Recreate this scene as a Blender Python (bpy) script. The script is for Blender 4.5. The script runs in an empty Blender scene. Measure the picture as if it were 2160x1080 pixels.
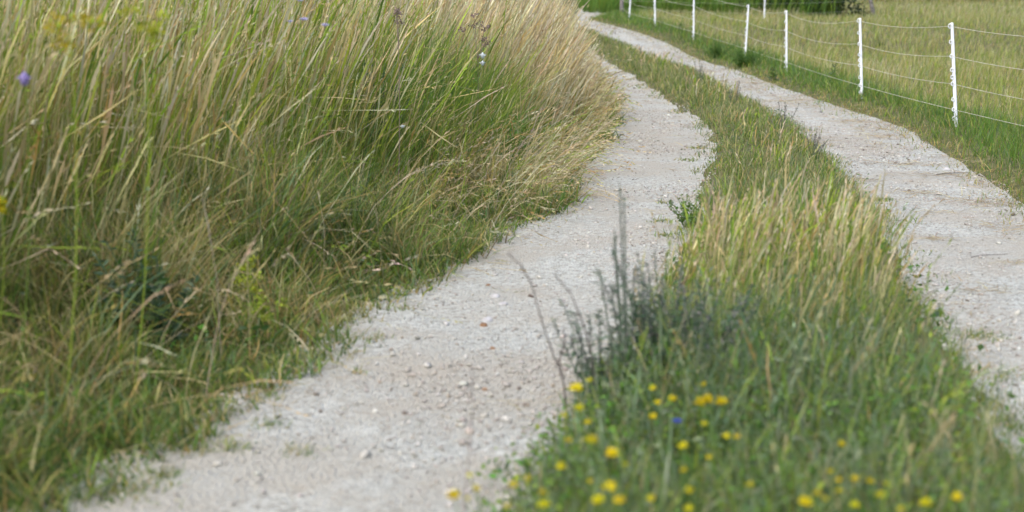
import bpy, math, random
import numpy as np
from mathutils import Vector, Matrix

R = np.random.default_rng(7)
random.seed(7)
SC = bpy.context.scene
COL = SC.collection
PI = math.pi

# ------------------------------------------------------------------ camera numbers
H, FPX, HORIZON = 1.40, 3000.0, -15.0           # eye height, focal length in photo pixels, horizon row
PITCH = math.atan((540 - HORIZON) / FPX)
CP, SP = math.cos(PITCH), math.sin(PITCH)

def ray(px, py):
    u, v = (px - 1080) / FPX, -(py - 540) / FPX
    return np.array([u, CP + v * SP, -SP + v * CP])

def at_depth(px, py, d):
    return np.array([0, 0, H]) + ray(px, py) * d

# ------------------------------------------------------------------ noise
def hash2(i, j, seed):
    n = (i * 374761393 + j * 668265263 + seed * 974634777) & 0x7fffffff
    n = ((n ^ (n >> 13)) * 1274126177) & 0x7fffffff
    n = n ^ (n >> 16)
    return (n & 0xffff) / 65535.0

def vnoise(x, y, seed=0):
    x = np.asarray(x, float); y = np.asarray(y, float)
    i = np.floor(x).astype(np.int64); j = np.floor(y).astype(np.int64)
    fx, fy = x - i, y - j
    fx = fx * fx * (3 - 2 * fx); fy = fy * fy * (3 - 2 * fy)
    a, b = hash2(i, j, seed), hash2(i + 1, j, seed)
    c, d = hash2(i, j + 1, seed), hash2(i + 1, j + 1, seed)
    return (a * (1 - fx) + b * fx) * (1 - fy) + (c * (1 - fx) + d * fx) * fy

def fbm(x, y, seed=0, o=3):
    s, a, t = 0, 1.0, 0
    for k in range(o):
        s = s + a * vnoise(x * 2 ** k, y * 2 ** k, seed + k); t += a; a *= .5
    return s / t

def sm(a, b, x):
    t = np.clip((np.asarray(x, float) - a) / (b - a), 0, 1)
    return t * t * (3 - 2 * t)

# ------------------------------------------------------------------ terrain
RY = [-50, 26, 29, 31, 33.7, 36.7, 40, 43, 60, 100, 200, 420]
RZ = [0, 0, 0.02, .07, .26, .46, .55, .60, 1.15, 2.3, 5.0, 9.0]
def rise(y):
    y = np.asarray(y, float)
    return (np.interp(y - 1, RY, RZ) + np.interp(y, RY, RZ) + np.interp(y + 1, RY, RZ)) / 3

def on_rise(px, py):
    r = ray(px, py); t = 2.0
    for _ in range(4000):
        p = np.array([0, 0, H]) + r * t
        if p[2] <= float(rise(p[1])): break
        t += 0.02
    return p

def edge(pts, near):
    w = [on_rise(*p) for p in pts]
    w = sorted([(p[1], p[0]) for p in w] + near)
    ys = np.array([a for a, _ in w]); xs = np.array([b for _, b in w])
    yy = np.linspace(-6, 70, 1521)
    xx = np.interp(yy, ys, xs)
    k = np.ones(13) / 13
    xx2 = np.convolve(np.pad(xx, 6, mode='edge'), k, 'valid')
    return lambda y: np.interp(y, yy, xx2)

XL1 = edge([(130, 1080), (300, 960), (480, 885), (600, 795), (760, 660), (930, 585), (1060, 490), (1180, 430), (1230, 350),
            (1283, 265), (1275, 205), (1218, 132), (1185, 90)], [(-6, -2.6), (2.5, -1.7), (60, 3.2), (70, 4)])
XR1 = edge([(1060, 1080), (1160, 940), (1260, 800), (1340, 680), (1395, 560), (1440, 480), (1455, 400), (1490, 322),
            (1468, 268), (1385, 208), (1300, 150), (1240, 110), (1200, 85)], [(-6, -.55), (2.5, -.25), (60, 4.0), (70, 5)])
XL2 = edge([(2290, 1080), (2170, 960), (2110, 840), (2040, 730), (1965, 640), (1915, 520), (1850, 425), (1775, 342), (1690, 270),
            (1560, 202), (1470, 150), (1340, 100), (1260, 72), (1228, 58)], [(-6, 1.75), (2.5, 1.65), (60, 4.4), (70, 5.4)])
XR2 = edge([(2950, 1080), (2430, 640), (2160, 468), (2060, 395), (1960, 330), (1880, 275), (1760, 232), (1640, 192), (1540, 152),
            (1400, 95), (1290, 58), (1232, 42)], [(-6, 2.6), (2.5, 2.55), (60, 5.6), (70, 6.6)])

POSTS = [(2017, 267, 2008, 48), (1818, 208, 1814, 38), (1659, 152, 1659, 22), (1572, 120, 1579, 10),
         (1463, 85, 1464, -23), (1382, 58, 1381, -42), (1327, 42, 1333, -46)]

def relief(x, y):
    x = np.asarray(x, float); y = np.asarray(y, float)
    l1, r1, l2, r2 = XL1(y), XR1(y), XL2(y), XR2(y)
    z = .30 * sm(.3, 2.6, l1 - x)
    z = z + .055 * sm(0, .22, x - r1) * sm(0, .22, l2 - x)
    z = z + .05 * sm(0, .5, x - r2)
    out = sm(.1, .5, l1 - x) + sm(0, .15, x - r1) * sm(0, .15, l2 - x) + sm(0, .4, x - r2)
    z = z + out * (.05 * (fbm(x * 1.3, y * 1.3, 11) - .5))
    return z
def gz(x, y):
    return rise(y) + relief(x, y)

def on_ground(px, py):
    r = ray(px, py); t = 2.0
    for _ in range(6000):
        p = np.array([0, 0, H]) + r * t
        if p[2] <= float(gz(p[0], p[1])): break
        t += 0.015
    return p

# ------------------------------------------------------------------ materials
def s2l(r, g, b):
    f = lambda c: (c / 255 / 12.92) if c / 255 <= .04045 else ((c / 255 + .055) / 1.055) ** 2.4
    return np.array([f(r), f(g), f(b)])

def new_mat(name):
    m = bpy.data.materials.new(name); m.use_nodes = True
    nt = m.node_tree; nt.nodes.clear()
    return m, nt, nt.nodes.new('ShaderNodeOutputMaterial')

def leaf_mat(name, transl=.3, rough=.55, spec=.25):
    m, nt, out = new_mat(name)
    a = nt.nodes.new('ShaderNodeAttribute'); a.attribute_name = 'Col'
    b = nt.nodes.new('ShaderNodeBsdfPrincipled'); b.inputs['Roughness'].default_value = rough
    b.inputs['Specular IOR Level'].default_value = spec
    t = nt.nodes.new('ShaderNodeBsdfTranslucent')
    mx = nt.nodes.new('ShaderNodeMixShader'); mx.inputs[0].default_value = transl
    L = nt.links.new
    L(a.outputs['Color'], b.inputs['Base Color']); L(a.outputs['Color'], t.inputs['Color'])
    L(b.outputs[0], mx.inputs[1]); L(t.outputs[0], mx.inputs[2]); L(mx.outputs[0], out.inputs[0])
    return m
M_GRASS = leaf_mat('grass_blade', .42)
M_LEAF = leaf_mat('herb_leaf', .36, .45, .35)
M_PETAL = leaf_mat('petal', .35, .5, .2)
M_STEM = leaf_mat('stem', .08, .6, .25)
M_STONE = leaf_mat('limestone_chip', 0.0, .85, .2)

def noise_mat(name, stops, scale, rough=.9, bump=.0, bscale=60, coords='Object', spec=.2, detail=6):
    m, nt, out = new_mat(name)
    L = nt.links.new
    tc = nt.nodes.new('ShaderNodeTexCoord')
    n = nt.nodes.new('ShaderNodeTexNoise'); n.inputs['Scale'].default_value = scale; n.inputs['Detail'].default_value = detail
    r = nt.nodes.new('ShaderNodeValToRGB')
    e = r.color_ramp.elements
    while len(e) < len(stops): e.new(.5)
    for k, (p, c) in enumerate(stops):
        e[k].position = p; e[k].color = (*c, 1)
    b = nt.nodes.new('ShaderNodeBsdfPrincipled'); b.inputs['Roughness'].default_value = rough
    b.inputs['Specular IOR Level'].default_value = spec
    L(tc.outputs[coords], n.inputs['Vector']); L(n.outputs['Fac'], r.inputs[0]); L(r.outputs[0], b.inputs['Base Color'])
    if bump:
        n2 = nt.nodes.new('ShaderNodeTexNoise'); n2.inputs['Scale'].default_value = bscale; n2.inputs['Detail'].default_value = 4
        bp = nt.nodes.new('ShaderNodeBump'); bp.inputs['Strength'].default_value = bump; bp.inputs['Distance'].default_value = .01
        L(tc.outputs[coords], n2.inputs['Vector']); L(n2.outputs['Fac'], bp.inputs['Height']); L(bp.outputs[0], b.inputs['Normal'])
    L(b.outputs[0], out.inputs[0])
    return m

M_SOIL = noise_mat('soil_with_litter', [(.3, (.055, .055, .022)), (.5, (.095, .095, .035)), (.68, (.16, .14, .065)), (.8, (.09, .12, .03))], 9, .95, .6, 50, 'Generated' if False else 'Object')
M_WHITE = noise_mat('white_plastic', [(.30, (.52, .51, .48)), (.40, (.72, .74, .77)), (.7, (.83, .85, .88))], 12, .45, 0, 10, 'Object', .4)
M_WIRE = noise_mat('cream_polywire', [(.35, (.50, .47, .36)), (.65, (.62, .59, .48))], 60, .6)
M_THIN = noise_mat('weathered_wire', [(.35, (.28, .31, .22)), (.65, (.36, .38, .28))], 40, .6)
M_WOOD = noise_mat('weathered_wood', [(.3, (.10, .09, .085)), (.55, (.20, .185, .17)), (.75, (.27, .25, .235))], 14, .9, .5, 40)

def gravel_mat():
    m, nt, out = new_mat('crushed_limestone')
    L = nt.links.new; N = nt.nodes.new
    tc = N('ShaderNodeTexCoord')
    def noise(s, d=4, rough=.6):
        n = N('ShaderNodeTexNoise'); n.inputs['Scale'].default_value = s; n.inputs['Detail'].default_value = d
        n.inputs['Roughness'].default_value = rough; L(tc.outputs['Object'], n.inputs['Vector']); return n
    def ramp(src, stops):
        r = N('ShaderNodeValToRGB'); e = r.color_ramp.elements
        while len(e) < len(stops): e.new(.5)
        for k, (p, c) in enumerate(stops): e[k].position = p; e[k].color = (*c, 1)
        L(src, r.inputs[0]); return r
    def mix(f, a, b, mode='MIX'):
        x = N('ShaderNodeMix'); x.data_type = 'RGBA'; x.blend_type = mode
        if isinstance(f, float): x.inputs[0].default_value = f
        else: L(f, x.inputs[0])
        L(a, x.inputs[6]); L(b, x.inputs[7]); return x.outputs[2]
    big = noise(1.1, 5, .65)
    fine = ramp(noise(95, 3, .7).outputs['Fac'], [(.3, (0.278, 0.262, 0.220)), (.5, (0.395, 0.380, 0.324)), (.72, (0.467, 0.453, 0.396))])
    v = N('ShaderNodeTexVoronoi'); v.inputs['Scale'].default_value = 70; v.inputs['Randomness'].default_value = 1
    L(tc.outputs['Object'], v.inputs['Vector'])
    sep = N('ShaderNodeSeparateColor'); L(v.outputs['Color'], sep.inputs[0])
    chips = ramp(sep.outputs[0], [(.0, (0.269, 0.268, 0.234)), (.35, (0.387, 0.389, 0.348)), (.7, (0.457, 0.468, 0.424)), (1, (0.539, 0.555, 0.511))])
    fac = ramp(big.outputs['Fac'], [(.42, (0, 0, 0)), (.56, (1, 1, 1))])
    c = mix(fac.outputs[0], fine.outputs[0], chips.outputs[0])
    pink = ramp(noise(2.6, 3).outputs['Fac'], [(.45, (1, 1, 1)), (.7, (1.0, .965, .93))])
    c = mix(1.0, c, pink.outputs[0], 'MULTIPLY')
    dirt = ramp(noise(5.5, 6, .75).outputs['Fac'], [(.62, (1, 1, 1)), (.74, (.72, .66, .58))])
    c = mix(.8, c, dirt.outputs[0], 'MULTIPLY')
    b = N('ShaderNodeBsdfPrincipled'); b.inputs['Roughness'].default_value = .95; b.inputs['Specular IOR Level'].default_value = .1
    L(c, b.inputs['Base Color'])
    add = N('ShaderNodeMath'); add.operation = 'ADD'
    L(v.outputs['Distance'], add.inputs[0]); L(noise(40, 5, .7).outputs['Fac'], add.inputs[1])
    bp = N('ShaderNodeBump'); bp.inputs['Strength'].default_value = 1.0; bp.inputs['Distance'].default_value = .014
    L(add.outputs[0], bp.inputs['Height']); L(bp.outputs[0], b.inputs['Normal'])
    L(b.outputs[0], out.inputs[0])
    return m
M_GRAVEL = gravel_mat()

# ------------------------------------------------------------------ object helpers
def link(o, parent=None):
    COL.objects.link(o)
    if parent is not None: o.parent = parent
    return o

def mesh_np(name, verts, faces, mat, colors=None, parent=None, smooth=False):
    verts = np.ascontiguousarray(verts, np.float32).reshape(-1, 3)
    faces = np.ascontiguousarray(faces, np.int32)
    k = faces.shape[1]
    me = bpy.data.meshes.new(name)
    me.vertices.add(len(verts)); me.vertices.foreach_set('co', verts.ravel())
    me.loops.add(faces.size); me.loops.foreach_set('vertex_index', faces.ravel())
    me.polygons.add(len(faces)); me.polygons.foreach_set('loop_start', np.arange(0, faces.size, k, dtype=np.int32))
    if smooth: me.polygons.foreach_set('use_smooth', np.ones(len(faces), dtype=bool))
    if colors is not None:
        c = np.ones((len(verts), 4), np.float32); c[:, :3] = np.asarray(colors, np.float32).reshape(-1, 3)
        at = me.color_attributes.new('Col', 'FLOAT_COLOR', 'POINT'); at.data.foreach_set('color', c.ravel())
    me.update(calc_edges=True)
    me.materials.append(mat)
    return link(bpy.data.objects.new(name, me), parent)

def tag(o, label=None, cat=None, group=None, kind=None):
    if label: o['label'] = label
    if cat: o['category'] = cat
    if group: o['group'] = group
    if kind: o['kind'] = kind
    return o

def empty(name, loc, label, cat, group=None):
    o = bpy.data.objects.new(name, None); o.empty_display_size = .1
    link(o); o.location = [float(a) for a in loc]
    return tag(o, label, cat, group)

class Geo:
    """collects quads with colours, built later as one mesh"""
    def __init__(s): s.v, s.f, s.c, s.n = [], [], [], 0
    def add(s, v, f, c):
        v = np.asarray(v, float).reshape(-1, 3); s.v.append(v); s.f.append(np.asarray(f, int) + s.n)
        c = np.asarray(c, float)
        s.c.append(np.broadcast_to(c, (len(v), 3)) if c.ndim == 1 else c.reshape(-1, 3)); s.n += len(v)
    def build(s, name, mat, parent=None, smooth=True):
        return mesh_np(name, np.concatenate(s.v), np.concatenate(s.f), mat, np.concatenate(s.c), parent, smooth)

def blades(P, L, W, az, phi0, phi1, c0, c1, seg=4, p=1.3, head=None, wob=.05, cpow=1.0, floor=True, tip=.06, kink=0):
    """ribbons: P roots (n,3), L length, W width, lean az/phi0 at the root, phi1 added towards the tip. Returns verts, faces, colours, tips, tipdir"""
    n = len(P); S = seg
    s = (np.arange(S) + .5) / S
    phi = phi0[:, None] + phi1[:, None] * s[None] ** p + R.normal(0, wob, (n, S))
    if kink:   # broken stems
        kk = (R.random(n) < kink)[:, None] * R.uniform(.5, 1.5, (n, 1)); phi = phi + kk * (s[None] > R.uniform(.3, .8, (n, 1)))
    a = az[:, None] + R.normal(0, wob * 1.5, (n, S)).cumsum(1)
    d = np.stack([np.sin(phi) * np.cos(a), np.sin(phi) * np.sin(a), np.cos(phi)], -1) * (L / S)[:, None, None]
    C = np.concatenate([P[:, None, :], P[:, None, :] + d.cumsum(1)], 1)
    if floor:
        C[:, 1:, 2] = np.maximum(C[:, 1:, 2], gz(C[:, 1:, 0], C[:, 1:, 1]) + .008 + R.random((n, S)) * .012)
    t = np.linspace(0, 1, S + 1)
    if head is None:
        w = np.minimum(1, .6 + 1.6 * t) * np.clip((1 - t) ** .65, tip, 1)
    else:
        w = np.where(t < .8, 1.0 - .45 * t, head); w[-1] = .25
    b = R.random(n) * 2 * PI
    side = np.stack([np.cos(b), np.sin(b), R.normal(0, .15, n)], -1)
    off = side[:, None, :] * (W[:, None] * w[None] * .5)[:, :, None]
    V = np.stack([C - off, C + off], 2)
    k = (np.arange(n) * (S + 1) * 2)[:, None] + (np.arange(S) * 2)[None]
    F = np.stack([k, k + 1, k + 3, k + 2], -1).reshape(-1, 4)
    tt = (t ** cpow)[None, :, None]
    CC = c0[:, None, :] * (1 - tt) + c1[:, None, :] * tt
    CC = np.repeat(CC[:, :, None, :], 2, 2)
    dd = C[:, -1] - C[:, -2]
    dd = dd / (np.linalg.norm(dd, axis=1, keepdims=True) + 1e-9)
    return V.reshape(-1, 3), F, CC.reshape(-1, 3), C[:, -1], dd, C

def leaflets(P, D, Lg, Wd, c, nrm=None, fold=.25):
    """pointed leaves: 2 quads folded at the midrib. P base, D unit direction"""
    n = len(P)
    if nrm is None:
        nrm = R.normal(0, 1, (n, 3)); nrm[:, 2] += 1.2
    side = np.cross(D, nrm); side /= (np.linalg.norm(side, axis=1, keepdims=True) + 1e-9)
    up = np.cross(side, D)
    Lg = np.broadcast_to(Lg, n)[:, None]; Wd = np.broadcast_to(Wd, n)[:, None]
    v0 = P; v1 = P + D * Lg * .45 + side * Wd * .5 + up * Wd * fold
    v2 = P + D * Lg; v3 = P + D * Lg * .45 - side * Wd * .5 + up * Wd * fold
    vm = P + D * Lg * .48
    V = np.stack([v0, v1, v2, vm, v3], 1)
    k = (np.arange(n) * 5)[:, None]
    F = np.stack([np.concatenate([k, k + 1, k + 2, k + 3], 1), np.concatenate([k, k + 3, k + 2, k + 4], 1)], 1).reshape(-1, 4)
    CC = np.repeat(np.asarray(c)[:, None, :], 5, 1) if np.ndim(c) == 2 else np.broadcast_to(c, (n, 5, 3))
    return V.reshape(-1, 3), F, CC.reshape(-1, 3)

def unit(a): return a / (np.linalg.norm(a, axis=-1, keepdims=True) + 1e-9)

def pal(n, cols, wts, jit=.16, hue=.06):
    cols = np.array(cols); w = np.array(wts, float)
    if w.ndim == 1:
        k = R.choice(len(cols), n, p=w / w.sum())
    else:
        w = w / w.sum(1, keepdims=True); u = R.random(n)[:, None]; k = (w.cumsum(1) < u).sum(1).clip(0, len(cols) - 1)
    c = cols[k] * np.exp(R.normal(0, jit, (n, 1))) * np.exp(R.normal(0, hue, (n, 3)))
    return np.clip(c, .004, .85)

def scatter(xlo, xhi, y0, y1, dens, md, nmax=10**7):
    """random ground points: xlo(y), xhi(y) bounds, dens(x,y) per m2 accepted against md(y)"""
    yy = np.linspace(y0, y1, 800)
    wdt = np.maximum(xhi(yy) - xlo(yy), 0) * md(yy)
    cdf = np.concatenate([[0], np.cumsum((wdt[1:] + wdt[:-1]) / 2 * np.diff(yy))])
    n = int(min(cdf[-1], nmax))
    y = np.interp(R.random(n) * cdf[-1], cdf, yy)
    lo, hi = xlo(y), xhi(y)
    x = lo + R.random(n) * (hi - lo)
    keep = R.random(n) * md(y) < dens(x, y)
    x, y = x[keep], y[keep]
    return x, y

def roots(x, y):
    return np.stack([x, y, gz(x, y) - .01], -1)

def view_lo(y): return -.365 * y - 1.3
def view_hi(y): return .365 * y + 1.9
mx = np.maximum; mn = np.minimum

# colours of living and dry plants (linear)
STRAW = np.array([.51, .425, .22]); PALE = np.array([.62, .55, .37]); OCHRE = np.array([.40, .29, .10])
GREEN = np.array([.13, .21, .030]); YGREEN = np.array([.28, .36, .04]); DGREEN = np.array([.06, .115, .026])
BGREEN = np.array([.145, .215, .11]); GREY = np.array([.24, .28, .17]); BROWN = np.array([.22, .135, .06])
LUSH = np.array([.10, .22, .035])

# ------------------------------------------------------------------ the ground and the two wheel tracks
def grid_mesh(name, xs, ys, mat, zf, kind, label, cat):
    X, Y = np.meshgrid(xs, ys)
    Z = zf(X, Y)
    V = np.stack([X, Y, Z], -1).reshape(-1, 3)
    nx, ny = len(xs), len(ys)
    k = (np.arange(ny - 1)[:, None] * nx + np.arange(nx - 1)[None]).reshape(-1)
    F = np.stack([k, k + 1, k + nx + 1, k + nx], -1)
    return tag(mesh_np(name, V, F, mat, None, None, True), label, cat, None, kind)

xs = np.concatenate([[-420, -300, -200, -120, -70, -45, -30], np.arange(-20, -4, .4), np.arange(-4, 8, .08), np.arange(8, 25, .5), [26, 30, 40, 60, 90, 140, 220, 320, 420]])
ys = np.concatenate([[-420, -250, -120, -60, -30, -15], np.arange(-8, 2, .3), np.arange(2, 20, .08), np.arange(20, 48, .25), np.arange(48, 80, 1.0), [85, 95, 110, 140, 180, 240, 320, 420]])
grid_mesh('ground', xs, ys, M_SOIL, gz, 'structure', 'brown soil with dry litter under the grass', 'ground')

def track(name, lo, hi, label, outer=(1, 0)):
    ys = np.concatenate([np.arange(-6, 22, .05), np.arange(22, 62, .2)])
    t = np.linspace(0, 1, 31)
    rag = lambda y, s: .14 * (fbm(y * 1.7, y * 0 + s, s, 4) - .5) + .10
    lo_, hi_ = lo(ys) - rag(ys, 31), hi(ys) + rag(ys, 57) * outer[0] + outer[1]
    X = lo_[:, None] + (hi_ - lo_)[:, None] * t[None]
    Y = np.repeat(ys[:, None], len(t), 1)
    Z = gz(X, Y) + .006 + .018 * (fbm(X * 2.1, Y * 1.2, 5) - .5) * (4 * t * (1 - t))[None] + .006 * (fbm(X * 9, Y * 9, 6) - .5)
    Z = np.maximum(Z, gz(X, Y) + .004)
    nx, ny = len(t), len(ys)
    k = (np.arange(ny - 1)[:, None] * nx + np.arange(nx - 1)[None]).reshape(-1)
    F = np.stack([k, k + 1, k + nx + 1, k + nx], -1)
    return tag(mesh_np(name, np.stack([X, Y, Z], -1).reshape(-1, 3), F, M_GRAVEL, None, None, True), label, 'track', None, 'structure')
track('gravel_track', XL1, XR1, 'pale gravel wheel track winding beside the tall meadow grass')
track('gravel_track', XL2, XR2, 'pale gravel wheel track nearer the white fence posts', (.5, .10))

# loose gravel: angular chips
def ico():
    t = (1 + 5 ** .5) / 2
    v = np.array([(-1, t, 0), (1, t, 0), (-1, -t, 0), (1, -t, 0), (0, -1, t), (0, 1, t), (0, -1, -t), (0, 1, -t), (t, 0, -1), (t, 0, 1), (-t, 0, -1), (-t, 0, 1)], float)
    f = np.array([(0, 11, 5), (0, 5, 1), (0, 1, 7), (0, 7, 10), (0, 10, 11), (1, 5, 9), (5, 11, 4), (11, 10, 2), (10, 7, 6), (7, 1, 8), (3, 9, 4), (3, 4, 2), (3, 2, 6), (3, 6, 8), (3, 8, 9), (4, 9, 5), (2, 4, 11), (6, 2, 10), (8, 6, 7), (9, 8, 1)])
    return v / np.linalg.norm(v[0]), f
IV, IF = ico()
def stones(x, y, size, cols):
    n = len(x)
    v = IV[None] * (1 + R.normal(0, .20, (n, 12, 1)))
    v = v * np.stack([np.ones(n), R.uniform(.55, .95, n), R.uniform(.35, .7, n)], -1)[:, None]
    a = R.random(n) * 2 * PI; tl = R.normal(0, .25, n)
    c, s = np.cos(a)[:, None], np.sin(a)[:, None]
    X = v[..., 0] * c - v[..., 1] * s; Y = v[..., 0] * s + v[..., 1] * c; Z = v[..., 2] + X * np.sin(tl)[:, None]
    v = np.stack([X, Y, Z], -1) * (size * .5)[:, None, None]
    v += np.stack([x, y, gz(x, y) + .008 + size * .08], -1)[:, None]
    F = (IF[None] + (np.arange(n) * 12)[:, None, None]).reshape(-1, 3)
    return v.reshape(-1, 3), F, np.repeat(cols, 12, 0)
def gravel(lo, hi, seed, label):
    d = lambda x, y: (300 + 1500 * sm(.42, .62, fbm(x * 1.6, y * 1.0, seed))) * mn(1, (7 / y)) 
    x, y = scatter(lambda y: lo(y) - .14, lambda y: hi(y) + .26 * fbm(y * 1.3, y * 0 + seed, 5), 3.2, 40, d, lambda y: 1800 * mn(1, 7 / y))
    k = (x > view_lo(y)) & (x < view_hi(y)); x, y = x[k], y[k]
    n = len(x)
    size = np.exp(R.normal(math.log(.0090), .48, n)).clip(.004, .045) * mx(1, y / 9) ** .5
    cols = pal(n, [(0.419, 0.399, 0.351), (0.354, 0.326, 0.280), (0.255, 0.240, 0.210), (0.502, 0.493, 0.449), (0.329, 0.278, 0.210), (0.140, 0.114, 0.090)], [4.4, 3.4, 1.3, 1.2, .22, .18], .09, .02)
    v, f, c = stones(x, y, size, cols)
    tag(mesh_np('loose_gravel', v, f, M_STONE, c), label, 'gravel', None, 'stuff')
gravel(XL1, XR1, 71, 'loose limestone chips scattered on the track beside the meadow')
gravel(XL2, XR2, 83, 'loose limestone chips scattered on the track near the fence')

# ------------------------------------------------------------------ grasses
def grass(name, label, cat, parts):
    g = Geo()
    for p in parts: g.add(*p)
    return tag(g.build(name, M_GRASS, None, False), label, cat, None, 'stuff')

def wscale(y, y0=8, p=.65): return mx(1, y / y0) ** p
def fringe(y): return np.interp(y, [3, 4, 6, 8, 10, 11.2, 12.5, 15, 22, 30], [1.5, 1.35, 1.25, 1.2, 1.05, .75, .34, .22, .34, .45])
def gold(x, y): return np.clip(sm(8.5, 13.5, y + 1.2 * x + 2.5 * (fbm(x * .7, y * .5, 21) - .5)), 0, 1) * (1 - .6 * lush(x, y))
def lush(x, y):   # a greener herb-rich patch by the bend
    return np.exp(-(((x + .62) / 1.0) ** 2 + ((y - 10.9) / 2.0) ** 2))

def spikelets(tips, dirs, n_each, spread, ln, wd, col, back=.12):
    n = len(tips)
    P = np.repeat(tips, n_each, 0); D = np.repeat(dirs, n_each, 0)
    t = R.random(len(P))[:, None]
    P = P - D * back * t
    d = D + R.normal(0, spread, (len(P), 3)); d /= np.linalg.norm(d, axis=1, keepdims=True)
    c = np.repeat(col, n_each, 0) * np.exp(R.normal(0, .12, (len(P), 1)))
    return leaflets(P, d, np.repeat(ln, n_each) * R.uniform(.7, 1.2, len(P)), np.repeat(wd, n_each), c, R.normal(0, 1, (len(P), 3)), .1)

# -- tall meadow on the left: upright stalks with seed heads, leaning to the right
lo = lambda y: mx(view_lo(y), XL1(y) - np.interp(y, [3, 8, 20, 45], [4.5, 5.5, 9, 16]))
def tall_dens(x, y):
    d = XL1(y) - x
    q = sm(fringe(y) * .75, fringe(y) * .75 + .5, d) * (1 - .62 * sm(1.8, 3.4, d - fringe(y)))
    q = q * (1 - .88 * lush(x, y)) * (.45 + .9 * fbm(x * 1.9, y * 1.9, 3))
    return 540 * q * mn(1, 12 / y)
x, y = scatter(lo, XL1, 4.2, 45, tall_dens, lambda y: 750 * mn(1, 12 / y))
n = len(x); d = XL1(y) - x; g = gold(x, y)
L = (.54 + .64 * sm(fringe(y) * .7, fringe(y) * .7 + .9, d)) * R.normal(1, .14, n).clip(.6, 1.4)
L = L * (1 - .25 * sm(20, 34, y))
az = R.normal(-.1, .5, n); phi0 = R.normal(.22, .12, n).clip(-.1, .6) + .10 * sm(-2.5, 0, x); phi1 = R.normal(.17, .16, n).clip(-.2, 1.0)
ph = R.random(n) < .10; phi0[ph] += R.uniform(.2, .8, ph.sum()); az[ph] = R.random(ph.sum()) * 2 * PI; az = np.where((x < -1.5) & (R.random(n) < .25), R.normal(0, 1.2, n), az)
c1 = pal(n, [STRAW, PALE, OCHRE, YGREEN, GREEN], np.stack([3.2 + 3.2 * g, 1.5 + 3.0 * g, .7 + .2 * g, 2.0 * (1 - g), .7 * (1 - g)], -1), .2)
c0 = pal(n, [YGREEN, GREEN, STRAW, OCHRE], np.stack([3.0 * (1 - g) + .3, 1.8 * (1 - g) + .1, .5 + 2.8 * g, .3 + .8 * g], -1), .2)
W = .0058 * np.exp(R.normal(0, .28, n)) * wscale(y, 9, .4)
v = blades(roots(x, y), L, W, az, phi0, phi1, c0, c1, 6, 1.6, head=1.9, wob=.045, cpow=.7, kink=.09)
near = y < 13
sp = spikelets(v[3][near], v[4][near], 5, .28, np.full(near.sum(), .034), np.full(near.sum(), .007), c1[near], .15)
far = ~near
sp2 = spikelets(v[3][far], v[4][far], 3, .3, .036 * wscale(y[far], 12), .0062 * wscale(y[far], 12), c1[far], .16)
grass('tall_meadow_grass', 'tall seeding meadow grass leaning over the left side, green below and straw coloured above', 'grass', [v[:3], sp, sp2])
print('tall', n)

# -- leaf blades low in the meadow
def under_dens(x, y):
    d = XL1(y) - x
    return 900 * sm(fringe(y) * .35, fringe(y) * .8 + .2, d) * (1 - .7 * sm(1.3, 2.8, d - fringe(y))) * mn(1, 8 / y) * (.6 + 1.3 * lush(x, y)) * (1 - .6 * gold(x, y) * (1 - lush(x, y)))
x, y = scatter(lo, XL1, 4.0, 40, under_dens, lambda y: 1750 * mn(1, 8 / y))
n = len(x); d = XL1(y) - x
L = (.20 + .48 * sm(fringe(y) * .4, fringe(y) + .5, d) + .42 * lush(x, y)) * R.uniform(.55, 1.25, n)
g = gold(x, y) * (1 - .88 * lush(x, y)); l = lush(x, y)
az = np.where(R.random(n) < .6, R.normal(0, .8, n), R.random(n) * 2 * PI)
c0 = pal(n, [DGREEN, GREEN, YGREEN, OCHRE], [2, 3, 1.6, .5], .2)
c1 = pal(n, [GREEN, YGREEN, LUSH, STRAW, BGREEN], np.stack([2.6 + 0 * x, 3.4 + 0 * x, 1.4 + 3 * l, .4 + 2.6 * g, 1.0 + 0 * x], -1), .22)
W = .0068 * np.exp(R.normal(0, .35, n)) * wscale(y)
v = blades(roots(x, y), L, W, az, R.normal(.16, .14, n), R.normal(.7, .4, n).clip(0, 2), c0, c1, 5, 1.5)
x2, y2 = scatter(lambda y: XL1(y) - 2.6, lambda y: XL1(y) - .6, 4.8, 9.5, lambda x, y: 34 * sm(.45, .6, fbm(x * 1.1, y * 1.1, 66)), lambda y: 34 + 0 * y)
m = len(x2); cb = pal(m, [BGREEN, GREY, GREEN], [3, 2, 1.5], .18)
v2 = blades(roots(x2, y2), R.uniform(.45, .9, m), R.uniform(.007, .013, m), R.normal(-.2, .8, m), R.normal(.35, .2, m), R.normal(.9, .4, m).clip(.2, 2), cb, cb * 1.1, 8, 1.4)
grass('meadow_undergrowth', 'green leaf blades filling the foot of the tall meadow grass', 'undergrowth', [v[:3], v2[:3]])
print('under', n)

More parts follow.
